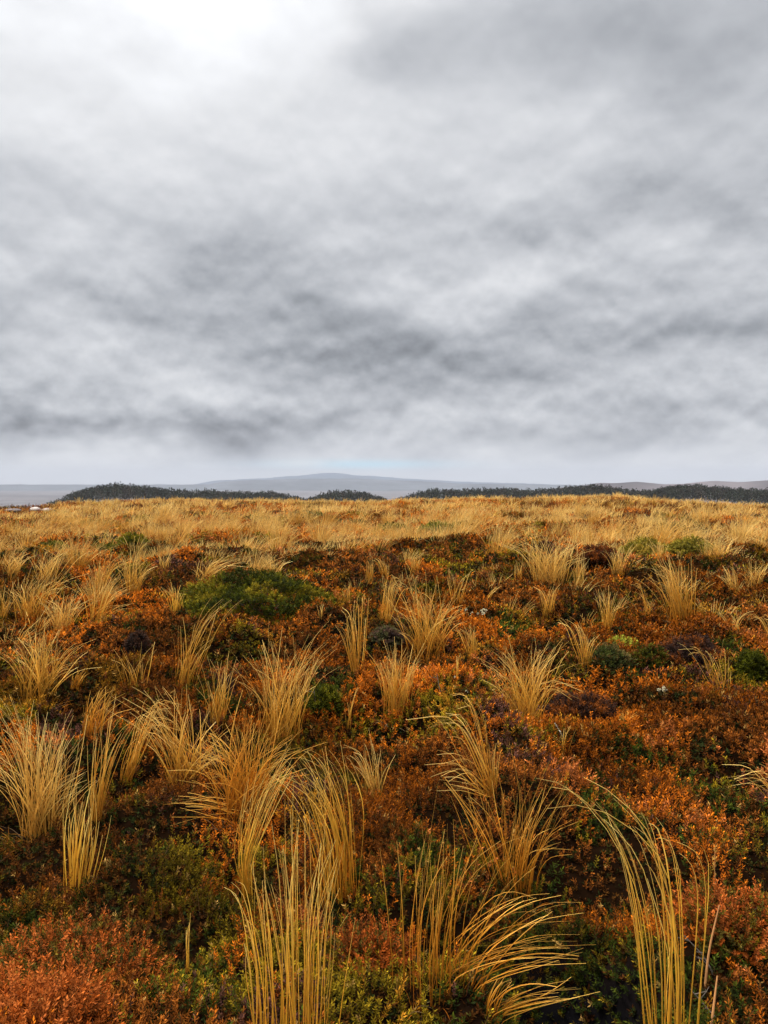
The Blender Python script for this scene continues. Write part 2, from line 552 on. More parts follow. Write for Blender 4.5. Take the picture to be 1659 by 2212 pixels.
T('tussock', 732, 1950, 24, None, 60, YELL, 'yellow tussock arching over to the left, standing right behind the nearest one',
  guides=[[(712, 1920), (706, 1830), (684, 1755), (646, 1690), (596, 1652)],
          [(722, 1920), (716, 1820), (694, 1740), (660, 1670), (632, 1640)],
          [(735, 1920), (728, 1800), (705, 1720), (676, 1660), (640, 1618)],
          [(758, 1900), (748, 1780), (728, 1700), (700, 1645), (655, 1620)],
          [(750, 1910), (742, 1800), (732, 1700), (718, 1640), (703, 1600)],
          [(718, 1920), (705, 1870), (690, 1800), (668, 1720)]], width=0.0032, jt=0.02, short=(0.7, 1.03))
T('tussock', 1450, 2330, 10, None, 56, YELL, 'tall yellow tussock at lower right bowing left in long loose arcs',
  guides=[[(1408, 2330), (1402, 2180), (1394, 2060), (1354, 1893), (1309, 1778), (1229, 1683)],
          [(1420, 2330), (1418, 2180), (1409, 1963), (1389, 1863), (1329, 1778), (1238, 1712), (1160, 1710)],
          [(1430, 2330), (1428, 2180), (1424, 2000), (1397, 1853), (1345, 1790), (1300, 1760)],
          [(1468, 2330), (1466, 2180), (1461, 1973), (1429, 1838), (1395, 1778), (1349, 1723)],
          [(1476, 2330), (1472, 2170), (1454, 1963), (1436, 1850), (1425, 1800), (1411, 1768)],
          [(1488, 2330), (1488, 2163), (1502, 1933), (1486, 1848), (1460, 1812), (1424, 1798)],
          [(1484, 2330), (1486, 2163), (1492, 1950), (1482, 1870), (1468, 1830), (1440, 1806)],
          [(1442, 2330), (1436, 2180), (1440, 2060), (1408, 1930), (1398, 1870)],
          [(1460, 2330), (1448, 2180), (1452, 2080), (1456, 1998)]], width=0.0034, jt=0.010, short=(0.66, 1.02))
T('tussock', 958, 2125, 58, None, 150, RUST, 'rust based tussock spreading into a wide fan at bottom centre',
  guides=[[(905, 2120), (900, 2000), (894, 1880), (886, 1775)],
          [(920, 2120), (925, 1980), (940, 1860), (954, 1760)],
          [(940, 2125), (945, 1980), (960, 1850), (974, 1745)],
          [(955, 2125), (965, 1990), (985, 1890), (1006, 1800)],
          [(965, 2125), (990, 2000), (1040, 1890), (1090, 1840), (1154, 1812)],
          [(975, 2125), (1010, 2040), (1075, 1990), (1140, 1955), (1204, 1938)],
          [(985, 2125), (1020, 2070), (1080, 2010), (1140, 1975), (1190, 1962)],
          [(990, 2120), (1040, 2075), (1110, 2045), (1180, 2035), (1282, 2030)],
          [(990, 2125), (1040, 2092), (1100, 2068), (1160, 2052), (1210, 2040)],
          [(930, 2120), (935, 2020), (950, 1930), (980, 1840)],
          [(915, 2120), (912, 2030), (916, 1930), (922, 1830)]], width=0.0032, jt=0.035, short=(0.6, 1.05))
T('tussock', 1062, 2205, 22, None, 26, RUST, 'low tussock of blades lying out flat over the dark hollow',
  guides=[[(1050, 2200), (1090, 2165), (1150, 2142), (1210, 2140), (1295, 2136)],
          [(1050, 2210), (1090, 2185), (1150, 2165), (1200, 2150), (1240, 2140)],
          [(1060, 2200), (1070, 2160), (1085, 2130), (1100, 2115)]], width=0.0032, jt=0.025)
T('tussock', 1110, 1930, 40, None, 110, RUST, 'orange rust tussock with blades crossing every way, behind the wide fan',
  guides=[[(1085, 1925), (1050, 1830), (1010, 1750), (974, 1702)],
          [(1095, 1925), (1060, 1830), (1020, 1770), (940, 1700)],
          [(1100, 1925), (1080, 1820), (1060, 1740), (1045, 1690)],
          [(1105, 1925), (1105, 1820), (1112, 1740), (1114, 1655)],
          [(1115, 1925), (1125, 1830), (1135, 1750), (1130, 1690)],
          [(1125, 1925), (1150, 1830), (1185, 1740), (1219, 1660)],
          [(1125, 1925), (1140, 1850), (1165, 1790), (1206, 1755)],
          [(1130, 1925), (1145, 1880), (1170, 1845), (1211, 1835)],
          [(1120, 1925), (1130, 1860), (1135, 1810), (1132, 1770)]], width=0.0034, jt=0.05)
T('tussock', 172, 1935, 18, None, 46, YELL, 'slim upright golden tussock by the red heather at lower left',
  guides=[[(160, 1935), (160, 1850), (162, 1770), (168, 1690)],
          [(168, 1935), (172, 1840), (182, 1760), (196, 1695)],
          [(175, 1935), (185, 1850), (190, 1770), (190, 1720)],
          [(182, 1930), (198, 1870), (212, 1810), (223, 1768)],
          [(150, 1935), (148, 1870), (146, 1800), (150, 1745)]], width=0.0042, jt=0.02)
T('tussock', 205, 1775, 12, [(245, 1492), (290, 1545), (232, 1560), (185, 1600), (262, 1600)], 26, GOLD,
  'thin tussock of very long leaning blades above the slim upright one', jt=0.02)
T('tussock', 92, 1795, 46, [(-30, 1560), (8, 1500), (45, 1520), (78, 1540), (120, 1555), (155, 1565), (165, 1640), (-40, 1640), (200, 1680)], 190, PALE,
  'large pale straw tussock cut by the left edge with crossing blades', jt=0.05)
T('tussock', 525, 1750, 48, [(392, 1738, 0.6), (420, 1650), (440, 1600), (485, 1560), (530, 1548), (575, 1560), (620, 1570), (655, 1600), (640, 1660)], 190, RUST,
  'dense orange brown tussock in the middle of the big left group', jt=0.06)
T('tussock', 400, 1695, 36, [(278, 1506), (300, 1555), (335, 1512), (385, 1490), (440, 1515), (470, 1580), (480, 1640), (330, 1600)], 120, GOLD,
  'golden tussock with long blades thrown left, beside the dense orange one', jt=0.05)
T('tussock', 268, 1690, 14, [(372, 1538, 1.2), (340, 1560, 1.2), (400, 1572, 1.0), (300, 1600)], 45, GOLD,
  'arching tussock whose blades all bow right into the golden one', jt=0.03)
T('tussock', 604, 1610, 42, [(512, 1440), (540, 1388), (562, 1402), (592, 1420), (624, 1368), (650, 1402), (690, 1400), (725, 1375), (590, 1480), (655, 1500)], 150, GOLD,
  'golden tussock with tall separate tips at the head of the big left group', jt=0.05)
T('tussock', 470, 1570, 22, [(455, 1430), (480, 1410), (510, 1440), (440, 1480)], 45, GOLD,
  'smaller golden tussock left of the one with tall separate tips', jt=0.06)
T('tussock', 1063, 1720, 16, [(903, 1567, 1.0), (932, 1548, 1.0), (975, 1520, 1.0), (1020, 1545, .8), (935, 1656, 1.0), (940, 1700, .8), (1068, 1610)], 62, GOLD,
  'tussock combed over to the left in a fan of arcs, right of centre', jt=0.03)
T('tussock', 808, 1728, 17, [(738, 1618, .5), (765, 1640), (788, 1592), (802, 1605), (830, 1640), (770, 1660)], 48, PALE,
  'small upright pale tussock between the two arching groups', jt=0.05)
T('tussock', 195, 1592, 24, [(240, 1478), (225, 1508), (200, 1500), (255, 1520)], 50, RUST,
  'orange leaning tussock above the large pale one', jt=0.06)
T('tussock', 82, 1508, 42, [(5, 1405), (28, 1375), (60, 1362), (90, 1355), (125, 1358), (150, 1385), (175, 1402), (180, 1440)], 120, GOLD,
  'golden tussock leaning right, second up from the bottom along the left edge', jt=0.05)
T('tussock', 292, 1492, 22, [(252, 1415), (262, 1400), (280, 1412), (300, 1425), (322, 1382), (318, 1400)], 22, GOLD,
  'sparse tussock of a few thin curved blades below the dark purple mound', jt=0.04)
T('tussock', 395, 1488, 20, [(392, 1325), (405, 1400), (440, 1350), (470, 1380), (502, 1278), (495, 1300)], 42, GOLD,
  'tussock with long blades leaning right across the round green shrub', jt=0.03)
T('tussock', 855, 1545, 30, [(815, 1400), (835, 1386), (855, 1382), (885, 1392), (905, 1405), (925, 1420), (820, 1440)], 110, GOLD,
  'upright brush shaped golden tussock at the centre', jt=0.04, short=(0.55, 1.04))
T('tussock', 770, 1460, 9, [(737, 1350), (742, 1322, .6), (770, 1300, .8), (795, 1298, 1.4), (800, 1345, 1.0)], 40, GOLD,
  'narrow tussock opening into a rounded head left of the biggest central one', jt=0.03)
T('tussock', 922, 1410, 40, [(868, 1262), (890, 1240), (930, 1250), (965, 1268), (985, 1300), (1000, 1330), (852, 1330), (878, 1360)], 150, GOLD,
  'biggest central tussock, broad with tips combed upward and left', jt=0.05)
T('tussock', 832, 1350, 12, [(868, 1246, 1.2), (850, 1262, .8), (835, 1268), (892, 1270, 1.0)], 40, GOLD,
  'arching tussock just left behind the biggest central one', jt=0.04)
T('tussock', 1024, 1422, 11, [(983, 1360, .6), (1000, 1352), (1012, 1345), (1030, 1375)], 32, GOLD,
  'small tussock leaning left beside the biggest central one', jt=0.04)
T('tussock', 1130, 1560, 38, [(1050, 1412), (1075, 1396), (1110, 1396), (1145, 1400), (1178, 1420), (1200, 1390), (1222, 1412), (1236, 1490, 1.2), (1060, 1470)], 150, GOLD,
  'broad golden tussock splayed like a fan right of centre', jt=0.05)
T('tussock', 1350, 1578, 10, [(1338, 1542), (1352, 1535), (1382, 1545), (1365, 1540)], 22, RUST,
  'tiny orange fan of grass below the white flowers', jt=0.05)
T('tussock', 1218, 1632, 6, [(1203, 1588), (1225, 1550), (1241, 1562), (1170, 1585)], 12, GOLD,
  'wisp of a few straight blades beside a bleached twig', jt=0.03)
T('tussock', 1562, 1502, 18, [(1462, 1405, .8), (1535, 1400), (1555, 1380), (1585, 1386), (1572, 1440)], 20, GOLD,
  'sparse tussock of single arched blades near the right edge', jt=0.03)
T('tussock', 1700, 1745, 16, [(1580, 1690, 1.0), (1600, 1670, 1.0), (1640, 1680, .6), (1690, 1640)], 34, GOLD,
  'tussock beyond the right edge reaching in with a low arc', jt=0.04)
T('tussock', 1268, 1436, 14, [(1222, 1350, .5), (1246, 1346), (1262, 1368), (1286, 1378)], 42, GOLD,
  'small golden tussock left of the pair of dark green shrubs', jt=0.05)
T('tussock', 1185, 1268, 34, [(1110, 1180), (1130, 1160), (1160, 1155), (1185, 1152), (1215, 1160), (1240, 1172), (1245, 1210)], 190, PALE,
  'wide pale tussock right of centre, largest of the middle distance', jt=0.06)
T('tussock', 1250, 1276, 11, [(1240, 1195), (1254, 1186), (1268, 1215)], 34, PALE,
  'narrow pale tussock touching the wide one on its right', jt=0.05)
T('tussock', 1184, 1338, 13, [(1152, 1270, .5), (1165, 1275), (1195, 1262), (1206, 1262)], 40, GOLD,
  'small two pronged tussock below the wide pale one', jt=0.04)
T('tussock', 1312, 1368, 8, [(1284, 1288), (1300, 1272), (1312, 1266), (1338, 1298), (1322, 1290)], 42, GOLD,
  'narrow waisted tussock under a pale flower head', jt=0.04)
T('tussock', 1402, 1333, 8, [(1370, 1262, .4), (1380, 1280), (1412, 1294)], 18, GOLD,
  'thin tussock with one bent blade left of the leaning clump', jt=0.04)
T('tussock', 1472, 1338, 26, [(1402, 1230, .6), (1425, 1212), (1450, 1200), (1478, 1222), (1500, 1248), (1415, 1260)], 140, GOLD,
  'large tussock swept to the left on the right hand slope', jt=0.05)
T('tussock', 1588, 1284, 10, [(1555, 1240), (1568, 1222), (1580, 1225)], 40, PALE,
  'pale tussock pointing up left near the right edge', jt=0.05)
T('tussock', 1628, 1270, 15, [(1603, 1235), (1618, 1216), (1640, 1212), (1658, 1218)], 60, PALE,
  'short bushy pale tussock at the right edge', jt=0.07)
T('tussock', 1586, 1374, 12, [(1550, 1318), (1565, 1322), (1580, 1308), (1632, 1300), (1612, 1325)], 22, PALE,
  'ragged sparse tussock of crossed straws at the right', jt=0.04)
T('tussock', 1684, 1408, 10, [(1594, 1342, 1.2), (1610, 1338, 1.2), (1650, 1340, .8), (1690, 1320)], 26, GOLD,
  'tussock off the right edge with one thick bundle arching in', jt=0.02)
T('tussock', 985, 1315, 8, [(968, 1228), (985, 1238), (1014, 1234), (1002, 1260)], 22, GOLD,
  'tall thin pair of straws behind the biggest central tussock', jt=0.03)
T('tussock', 1050, 1303, 6, [(1072, 1265), (1096, 1260), (1085, 1272)], 12, GOLD,
  'short slanting wisp above the cream flowers', jt=0.03)
T('tussock', 798, 1260, 8, [(788, 1206), (800, 1204), (806, 1220)], 24, GOLD, 'upright straw wisp right of the round green shrub', jt=0.05)
T('tussock', 836, 1254, 8, [(810, 1208, .4), (828, 1206), (836, 1220)], 24, GOLD, 'left bent straw wisp, second to the right of the green shrub', jt=0.05)
T('tussock', 896, 1242, 12, [(880, 1204), (896, 1198), (908, 1206)], 36, GOLD, 'small upright tussock behind the biggest central one', jt=0.05)
T('tussock', 753, 1312, 7, [(729, 1260), (745, 1268), (756, 1258)], 14, GOLD, 'few straws against the right end of the green shrub', jt=0.04)
T('tussock', 694, 1338, 4, [(692, 1296), (698, 1305), (688, 1310)], 8, PALE, 'single pale spike in front of the green shrub', jt=0.04)
T('tussock', 622, 1332, 8, [(630, 1240), (645, 1258), (662, 1242), (622, 1265)], 26, YELL, 'yellow blades standing against the green shrub', jt=0.03)
T('tussock', 382, 1325, 14, [(358, 1272), (375, 1262), (390, 1266), (402, 1275)], 40, YELL, 'yellowish tussock touching the left end of the green shrub', jt=0.06)
T('tussock', 440, 1258, 20, [(412, 1228), (440, 1208), (475, 1202), (505, 1206), (532, 1215)], 80, PALE, 'pale tussock leaning right behind the green shrub', jt=0.06)
T('tussock', 590, 1242, 20, [(545, 1218), (575, 1192), (600, 1198), (620, 1212)], 50, PALE, 'pale fan of grass behind the top of the green shrub', jt=0.08)
T('tussock', 357, 1233, 10, [(345, 1200), (358, 1193), (372, 1200)], 40, PALE, 'small pale bright tussock left of the shrub, alone on brown heath', jt=0.07)
T('tussock', 284, 1288, 16, [(258, 1205), (278, 1192), (300, 1200), (325, 1215), (335, 1235)], 80, GOLD, 'full golden tussock left of the green shrub', jt=0.06)
T('tussock', 215, 1284, 16, [(195, 1212), (215, 1205), (245, 1200), (275, 1212)], 70, GOLD, 'right leaning golden tussock beside the full one', jt=0.06)
T('tussock', 205, 1356, 16, [(188, 1262), (210, 1255), (240, 1258), (265, 1268), (285, 1310)], 80, GOLD, 'golden tussock swept right above the open rust heath', jt=0.06)
T('tussock', 133, 1372, 20, [(86, 1300), (110, 1295), (140, 1288), (165, 1285), (188, 1300)], 110, PALE, 'brightest straw yellow tussock on the left', jt=0.06)
T('tussock', 68, 1342, 28, [(32, 1272), (50, 1250), (90, 1240), (130, 1235), (155, 1255)], 110, GOLD, 'brown footed broad tussock near the left edge', jt=0.07)
T('tussock', 102, 1264, 20, [(78, 1210), (100, 1196), (130, 1188), (155, 1192)], 80, PALE, 'pale windswept tussock up the left side', jt=0.07)
T('tussock', 24, 1248, 18, [(0, 1205), (20, 1192), (45, 1188), (66, 1200)], 80, PALE, 'pale full tussock touching the left edge', jt=0.07)
T('tussock', 5, 1345, 10, [(-20, 1280), (15, 1250), (30, 1290)], 34, GOLD, 'thin tussock half cut off at the left edge', jt=0.05)
T('tussock', 1335, 1243, 13, [(1312, 1190), (1335, 1175), (1360, 1178)], 50, PALE, 'pale tussock left of the olive patch', jt=0.07)
T('tussock', 1425, 1216, 10, [(1405, 1170), (1420, 1163), (1435, 1175)], 40, PALE, 'small pale tussock standing in the olive patch', jt=0.06)
T('tussock', 1556, 1214, 20, [(1520, 1172), (1545, 1160), (1575, 1160), (1600, 1172)], 80, PALE, 'broad pale tussock right of the olive patch', jt=0.08)
T('tussock', 1120, 1262, 8, [(1110, 1210), (1122, 1205), (1130, 1220)], 22, GOLD, 'slim tussock touching the wide pale one on its left', jt=0.05)
T('tussock', 160, 1495, 10, [(182, 1448), (190, 1452), (170, 1450)], 24, RUST, 'short pinkish wisp right of the left edge group', jt=0.05)
T('tussock', 750, 1578, 5, [(781, 1474), (765, 1500), (745, 1520)], 7, GOLD, 'long lone straw slanting right beside a small dark shrub', jt=0.03)
T('tussock', 402, 2110, 4, [(412, 1952), (405, 2000)], 4, YELL, 'lone straight yellow straw in the lower left heath', jt=0.02, base=False, width=0.004)
T('tussock', 985, 1478, 4, [(992, 1400), (988, 1420)], 5, GOLD, 'lone straw with a white bud at its foot', jt=0.02, base=False)

# ---- tussocks of the middle distance: a dozen built, then copied
def param_tussock(seed, h, n, tone, w, lean=0.25):
    K = 7
    kk = np.linspace(0, 1, K)
    a = RNG.uniform(0, 2 * PI, n)
    out = np.abs(RNG.normal(0.0, 0.42, n)) + 0.05
    dx = np.cos(a) * out + lean; dy = np.sin(a) * out
    L = h * RNG.uniform(0.5, 1.1, n)
    q = np.sqrt(RNG.random(n)) * 0.13
    r0 = np.stack([np.cos(a) * q, np.sin(a) * q, np.full(n, -0.08)], -1)
    hor = (kk ** 1.7)
    P = np.zeros((n, K, 3))
    P[..., 0] = r0[:, :1] + dx[:, None] * L[:, None] * hor
    P[..., 1] = r0[:, 1:2] + dy[:, None] * L[:, None] * hor
    P[..., 2] = r0[:, 2:] + L[:, None] * (kk[None] * 1.15 - 0.30 * np.hypot(dx, dy)[:, None] * kk[None] ** 2.6)
    W = w * (1 - 0.7 * kk ** 1.5)[None] * RNG.uniform(0.6, 1.3, (n, 1))
    return P, W, blade_cols(n, K, tone)


PROTO = []
for k in range(12):
    tone = [PALE, GOLD, PALE, GOLD][k % 4]
    P, W, c = param_tussock(k, RNG.uniform(0.5, 0.72), int(RNG.integers(90, 130)), tone, 0.0070, RNG.uniform(0.1, 0.4))
    b = Build(); tubes(b, P, W, c, 3)
    PROTO.append(b)

SHRUB_AT = [tuple(at(568, 1318)[:2]) + (0.95,)]


def free(x, y, extra=0.1):
    for ox, oy, rr in OCC:
        if (x - ox) ** 2 + (y - oy) ** 2 < (rr + extra) ** 2:
            return False
    for ox, oy, rr in SHRUB_AT:
        if (x - ox) ** 2 + ((y - oy) * 0.9) ** 2 < (rr + 0.2) ** 2:
            return False
    return True


WHERE = [
    ('on the left', -9e9, -0.30), ('left of centre', -0.30, -0.12), ('at the centre', -0.12, 0.05),
    ('right of centre', 0.05, 0.22), ('on the right', 0.22, 0.36), ('by the right edge', 0.36, 9e9)]


def mid_label(x, y):
    u = x / y; d = math.hypot(x, y)
    col = next(w for w, a, b_ in WHERE if a <= u < b_)
    if d < 15:
        belt = 'among the large tussocks'
        head = 'lesser straw tussock'
    elif d < 21:
        belt = 'in the first belt beyond the green shrub'
        head = 'mid sized straw tussock'
    else:
        belt = 'in the second belt below the far grass'
        head = 'small straw tussock'
    return f'{head} {belt}, {col}', f'straw tussocks {belt}, {col}'


made = [None] * 12
spots = []
tries = 0
while len(spots) < 232 and tries < 60000:
    tries += 1
    d = math.sqrt(RNG.uniform(9.5 ** 2, 29.5 ** 2))
    u = RNG.uniform(-0.54, 0.54)
    y = d / math.sqrt(1 + u * u); x = u * y
    keep = 0.12 if d < 15 else (0.45 if d < 19 else 1.0)
    if d < 19 and -0.12 < u < 0.12:
        keep *= 0.5
    if d < 16 and u < -0.14:
        keep *= 2.6
    if d < 15 and u > 0.0:
        keep *= 0.6
    if fbm(x / 3.5, y / 3.5, 41, 2) < 0.40:
        keep *= 0.3
    if RNG.random() > keep:
        continue
    if not free(x, y, 0.35 if d < 19 else 0.22):
        continue
    spots.append((x, y)); OCC.append((x, y, 0.1))
spots.sort(key=lambda s: s[1])
for i, (x, y) in enumerate(spots):
    k = int(RNG.integers(0, 12))
    if made[k] is None:
        o = PROTO[k].obj('tussock', M_BLADE, smooth=True); made[k] = o
    else:
        o = made[k].copy(); COL.objects.link(o)
    o.location = (x, y, float(ground_z(np.array([x]), np.array([y]))[0]))
    o.rotation_euler = (0, 0, RNG.uniform(-0.7, 0.7))
    s = RNG.uniform(0.6, 1.25) if y > 15 else RNG.uniform(0.5, 0.9); o.scale = (s, s, s * RNG.uniform(0.9, 1.15))
    lb, gr = mid_label(x, y)
    tag(o, lb, 'tussock', gr)

# ---- the far plain of tussocks
def far_tussocks():
    b = Build()
    n = 8600
    d = np.sqrt(RNG.uniform(29.0 ** 2, 108 ** 2, n)); u = RNG.uniform(-0.62, 0.62, n)
    y = d / np.sqrt(1 + u * u); x = u * y
    f1 = fbm(x / 7, y / 4.5, 43, 3)
    f2 = fbm(x / 2.6, y / 2.6, 47, 2)
    keep = RNG.random(n) < np.clip((f1 - 0.36) * 6, 0.10, 1) * np.clip((f2 - 0.36) * 7, 0.05, 1)
    keep &= ~((((x + 33) / 6.5) ** 2 + ((y - 68) / 7) ** 2) < 1)
    x, y, d = x[keep], y[keep], d[keep]
    z = ground_z(x, y)
    m = 2300
    d2 = np.sqrt(RNG.uniform(9.0 ** 2, 29.5 ** 2, m)); u2 = RNG.uniform(-0.62, 0.62, m)
    y2 = d2 / np.sqrt(1 + u2 * u2); x2 = u2 * y2
    k2 = RNG.random(m) < np.clip((d2 - 10) / 8, 0.18, 1) * np.clip((fbm(x2 / 2.5, y2 / 2.5, 49, 2) - 0.33) * 6, 0.15, 1)
    k2 &= np.hypot(x2 - 1.6, (y2 - 16) * .6) > 1.4
    x = np.concatenate([x2[k2], x]); y = np.concatenate([y2[k2], y]); d = np.concatenate([d2[k2], d]); z = ground_z(x, y)
    for i in range(len(x)):
        tone = PALE if RNG.random() < 0.55 else GOLD
        far = d[i]; sm = far < 29.4
        P, W, c = param_tussock(i, (RNG.uniform(0.20, 0.34) if far < 16 else RNG.uniform(0.28, 0.48)) if sm else RNG.uniform(0.42, 0.74), 30 if sm else (24 if far < 55 else 15), tone, (0.0075 if far < 16 else 0.010) if sm else 0.016 + 0.0005 * (far - 30), RNG.uniform(0.0, 0.45))
        sel = [0, 2, 4, 6]
        P = P[:, sel] + np.array([x[i], y[i], z[i]])
        tubes(b, P, W[:, sel], c[:, sel] * RNG.uniform(0.62, 1.12), 2)
    o = b.obj('far_tussock_grass', M_BLADE)
    tag(o, 'continuous straw coloured tussock grassland stretching to the crest', 'grass', kind='stuff')


far_tussocks()

# ------------------------------------------------------------------ heather cover
PAL = np.array([
    [0.135, 0.031, 0.0025],     # rust
    [0.075, 0.021, 0.0030],     # brown
    [0.060, 0.042, 0.0025],     # olive
    [0.012, 0.018, 0.0025],     # dark green
    [0.165, 0.042, 0.007],      # dusky pink
    [0.034, 0.013, 0.009],      # purple brown
    [0.150, 0.062, 0.004],      # ochre
])
TIP = np.array([
    [0.340, 0.088, 0.005], [0.190, 0.056, 0.007], [0.150, 0.095, 0.005], [0.036, 0.043, 0.004],
    [0.340, 0.100, 0.024], [0.080, 0.032, 0.020], [0.290, 0.125, 0.010]])
PIT = (0.60, 2.38, 0.27, 0.46)


def heath_classes(x, y):
    d = np.hypot(x, y); u = x / np.maximum(y, .1)
    s = 0.24 + 0.026 * d
    bias = np.zeros((len(x), 7))
    bias[:, 0] = 0.11; bias[:, 1] = 0.105; bias[:, 2] = 0.02; bias[:, 3] = 0.00
    bias[:, 4] = -0.10; bias[:, 5] = -0.07; bias[:, 6] = -0.05
    left = 1 - sstep(-0.05, 0.2, u)
    near = 1 - sstep(3.0, 4.6, d)
    bias[:, 2] += 0.09 * near * (0.4 + 0.6 * left) ; bias[:, 3] += 0.08 * near
    bias[:, 6] += 0.05 * near * left
    right = sstep(0.1, 0.35, u)
    bias[:, 5] += 0.06 * right * (1 - near); bias[:, 4] += 0.07 * right * (1 - near)
    bias[:, 3] -= 0.07 * sstep(4.2, 7, d)
    w = np.stack([fbm(x / s, y / s, 200 + 13 * k, 3) for k in range(7)], -1) + bias + RNG.normal(0, 0.07, (len(x), 7))
    return np.argmax(w, axis=1)


def heather():
    b = Build()
    bands = [  # d0, d1, per m2, leaflets, height
        (0.7, 3.4, 2700, 22, 0.066), (3.4, 6.0, 1550, 16, 0.070), (6.0, 10.5, 680, 10, 0.072),
        (10.5, 20.0, 260, 8, 0.095), (20.0, 38.0, 80, 7, 0.14), (38.0, 100.0, 13, 6, 0.22)]
    for d0, d1, dens, nl, hh in bands:
        um = 1.5 if d0 < 3 else (0.9 if d0 < 5 else 0.68)
        area = math.atan(um) * (d1 ** 2 - d0 ** 2)
        n = int(area * dens)
        d = np.sqrt(RNG.uniform(d0 ** 2, d1 ** 2, n)); a = RNG.uniform(-math.atan(um), math.atan(um), n)
        x = np.sin(a) * d; y = np.cos(a) * d
        # thin out in the gaps between hummocks and in the dark hollow
        hum = fbm(x / 0.62, y / 0.62, 5, 3)
        gap = fbm(x / (0.22 + 0.012 * d), y / (0.22 + 0.012 * d), 77, 2)
        keep = RNG.random(n) < np.clip(0.6 + (hum - 0.34) * 5.0, 0.5, 1) * np.clip(0.3 + (gap - 0.35) * 8, 0.22, 1)
        pit = np.exp(-(((x - PIT[0]) / PIT[2]) ** 2 + ((y - PIT[1]) / PIT[3]) ** 2) ** 2)
        keep &= RNG.random(n) > pit * 0.75
        x, y, d, hum, pit = x[keep], y[keep], d[keep], hum[keep], pit[keep]
        n = len(x)
        e = 0.06
        z = ground_z(x, y)
        gx = (ground_z(x + e, y) - z) / e; gy = (ground_z(x, y + e) - z) / e
        ax = np.stack([-0.55 * gx + RNG.normal(0, .28, n), -0.55 * gy + RNG.normal(0, .28, n), np.ones(n)], -1)
        k = heath_classes(x, y); dark = 0.55 + 0.85 * sstep(0.35, 0.62, fbm(x / (0.5 + 0.03 * d), y / (0.5 + 0.03 * d), 321, 3))[:, None]
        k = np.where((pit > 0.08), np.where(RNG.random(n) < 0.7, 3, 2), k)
        h = hh * RNG.uniform(0.5, 1.5, n) * np.where((k == 0) | (k == 4) | (k == 6), 1.2, 0.95)
        ll = np.maximum(0.0135, 0.0043 * d) * np.where(k == 3, 1.15, 1.0)
        if d0 >= 20:
            ll = np.minimum(ll, 0.13)
        lw = ll * 0.33
        col = PAL[k] * RNG.uniform(0.6, 1.2, (n, 1)) * dark; tip = TIP[k] * RNG.uniform(0.5, 1.5, (n, 1)) * dark
        straw = RNG.random(n) < 0.04
        tip[straw] = np.array([.36, .20, .05]) * RNG.uniform(.5, 1.1, (int(straw.sum()), 1))
        pos = np.stack([x, y, z - 0.012], -1)
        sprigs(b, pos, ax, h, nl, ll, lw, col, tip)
        if d0 < 6:
            # woody stems
            sel = RNG.random(n) < 0.5
            A = unit(ax[sel]); p0 = pos[sel]; hs = h[sel]
            P = np.stack([p0 - A * 0.03, p0 + A * hs[:, None] * 0.5, p0 + A * hs[:, None]], 1)
            W = np.stack([np.full(len(hs), .0028), np.full(len(hs), .002), np.full(len(hs), .0012)], 1)
            tubes(b, P, W, np.tile(np.array([0.10, 0.045, 0.02]), (len(hs), 3, 1)), 3)
    # low litter, moss and seedlings filling the gaps
    for d0, d1, dens, nl in ((0.7, 3.4, 2200, 10), (3.4, 6.0, 1300, 8), (6.0, 11.0, 520, 6), (11.0, 20.0, 150, 5)):
        um = 1.5 if d0 < 3 else (0.9 if d0 < 5 else 0.68)
        n = int(math.atan(um) * (d1 ** 2 - d0 ** 2) * dens)
        d = np.sqrt(RNG.uniform(d0 ** 2, d1 ** 2, n)); a = RNG.uniform(-math.atan(um), math.atan(um), n)
        x = np.sin(a) * d; y = np.cos(a) * d
        pit = np.exp(-(((x - PIT[0]) / PIT[2]) ** 2 + ((y - PIT[1]) / PIT[3]) ** 2) ** 2)
        keep = RNG.random(n) > pit * 0.6
        x, y, d = x[keep], y[keep], d[keep]; n = len(x)
        c = np.array([[.030, .010, .002], [.018, .016, .003], [.010, .013, .003], [.050, .019, .003]])[RNG.integers(0, 4, n)] * RNG.uniform(.5, 1.3, (n, 1))
        ll = np.maximum(0.018, 0.0056 * d)
        sprigs(b, np.stack([x, y, ground_z(x, y) - .008], -1), RNG.normal(0, .45, (n, 3)) + np.array([0, 0, 1]),
               np.maximum(.02, .005 * d) * RNG.uniform(.5, 1.4, n), nl, ll, ll * .42, c, c * 1.5, spread=1.1)
    o = b.obj('heather', M_HEATH)
    tag(o, 'rust, olive and pink heather and dwarf shrub cover over the hummocks', 'heather', kind='stuff')


heather()


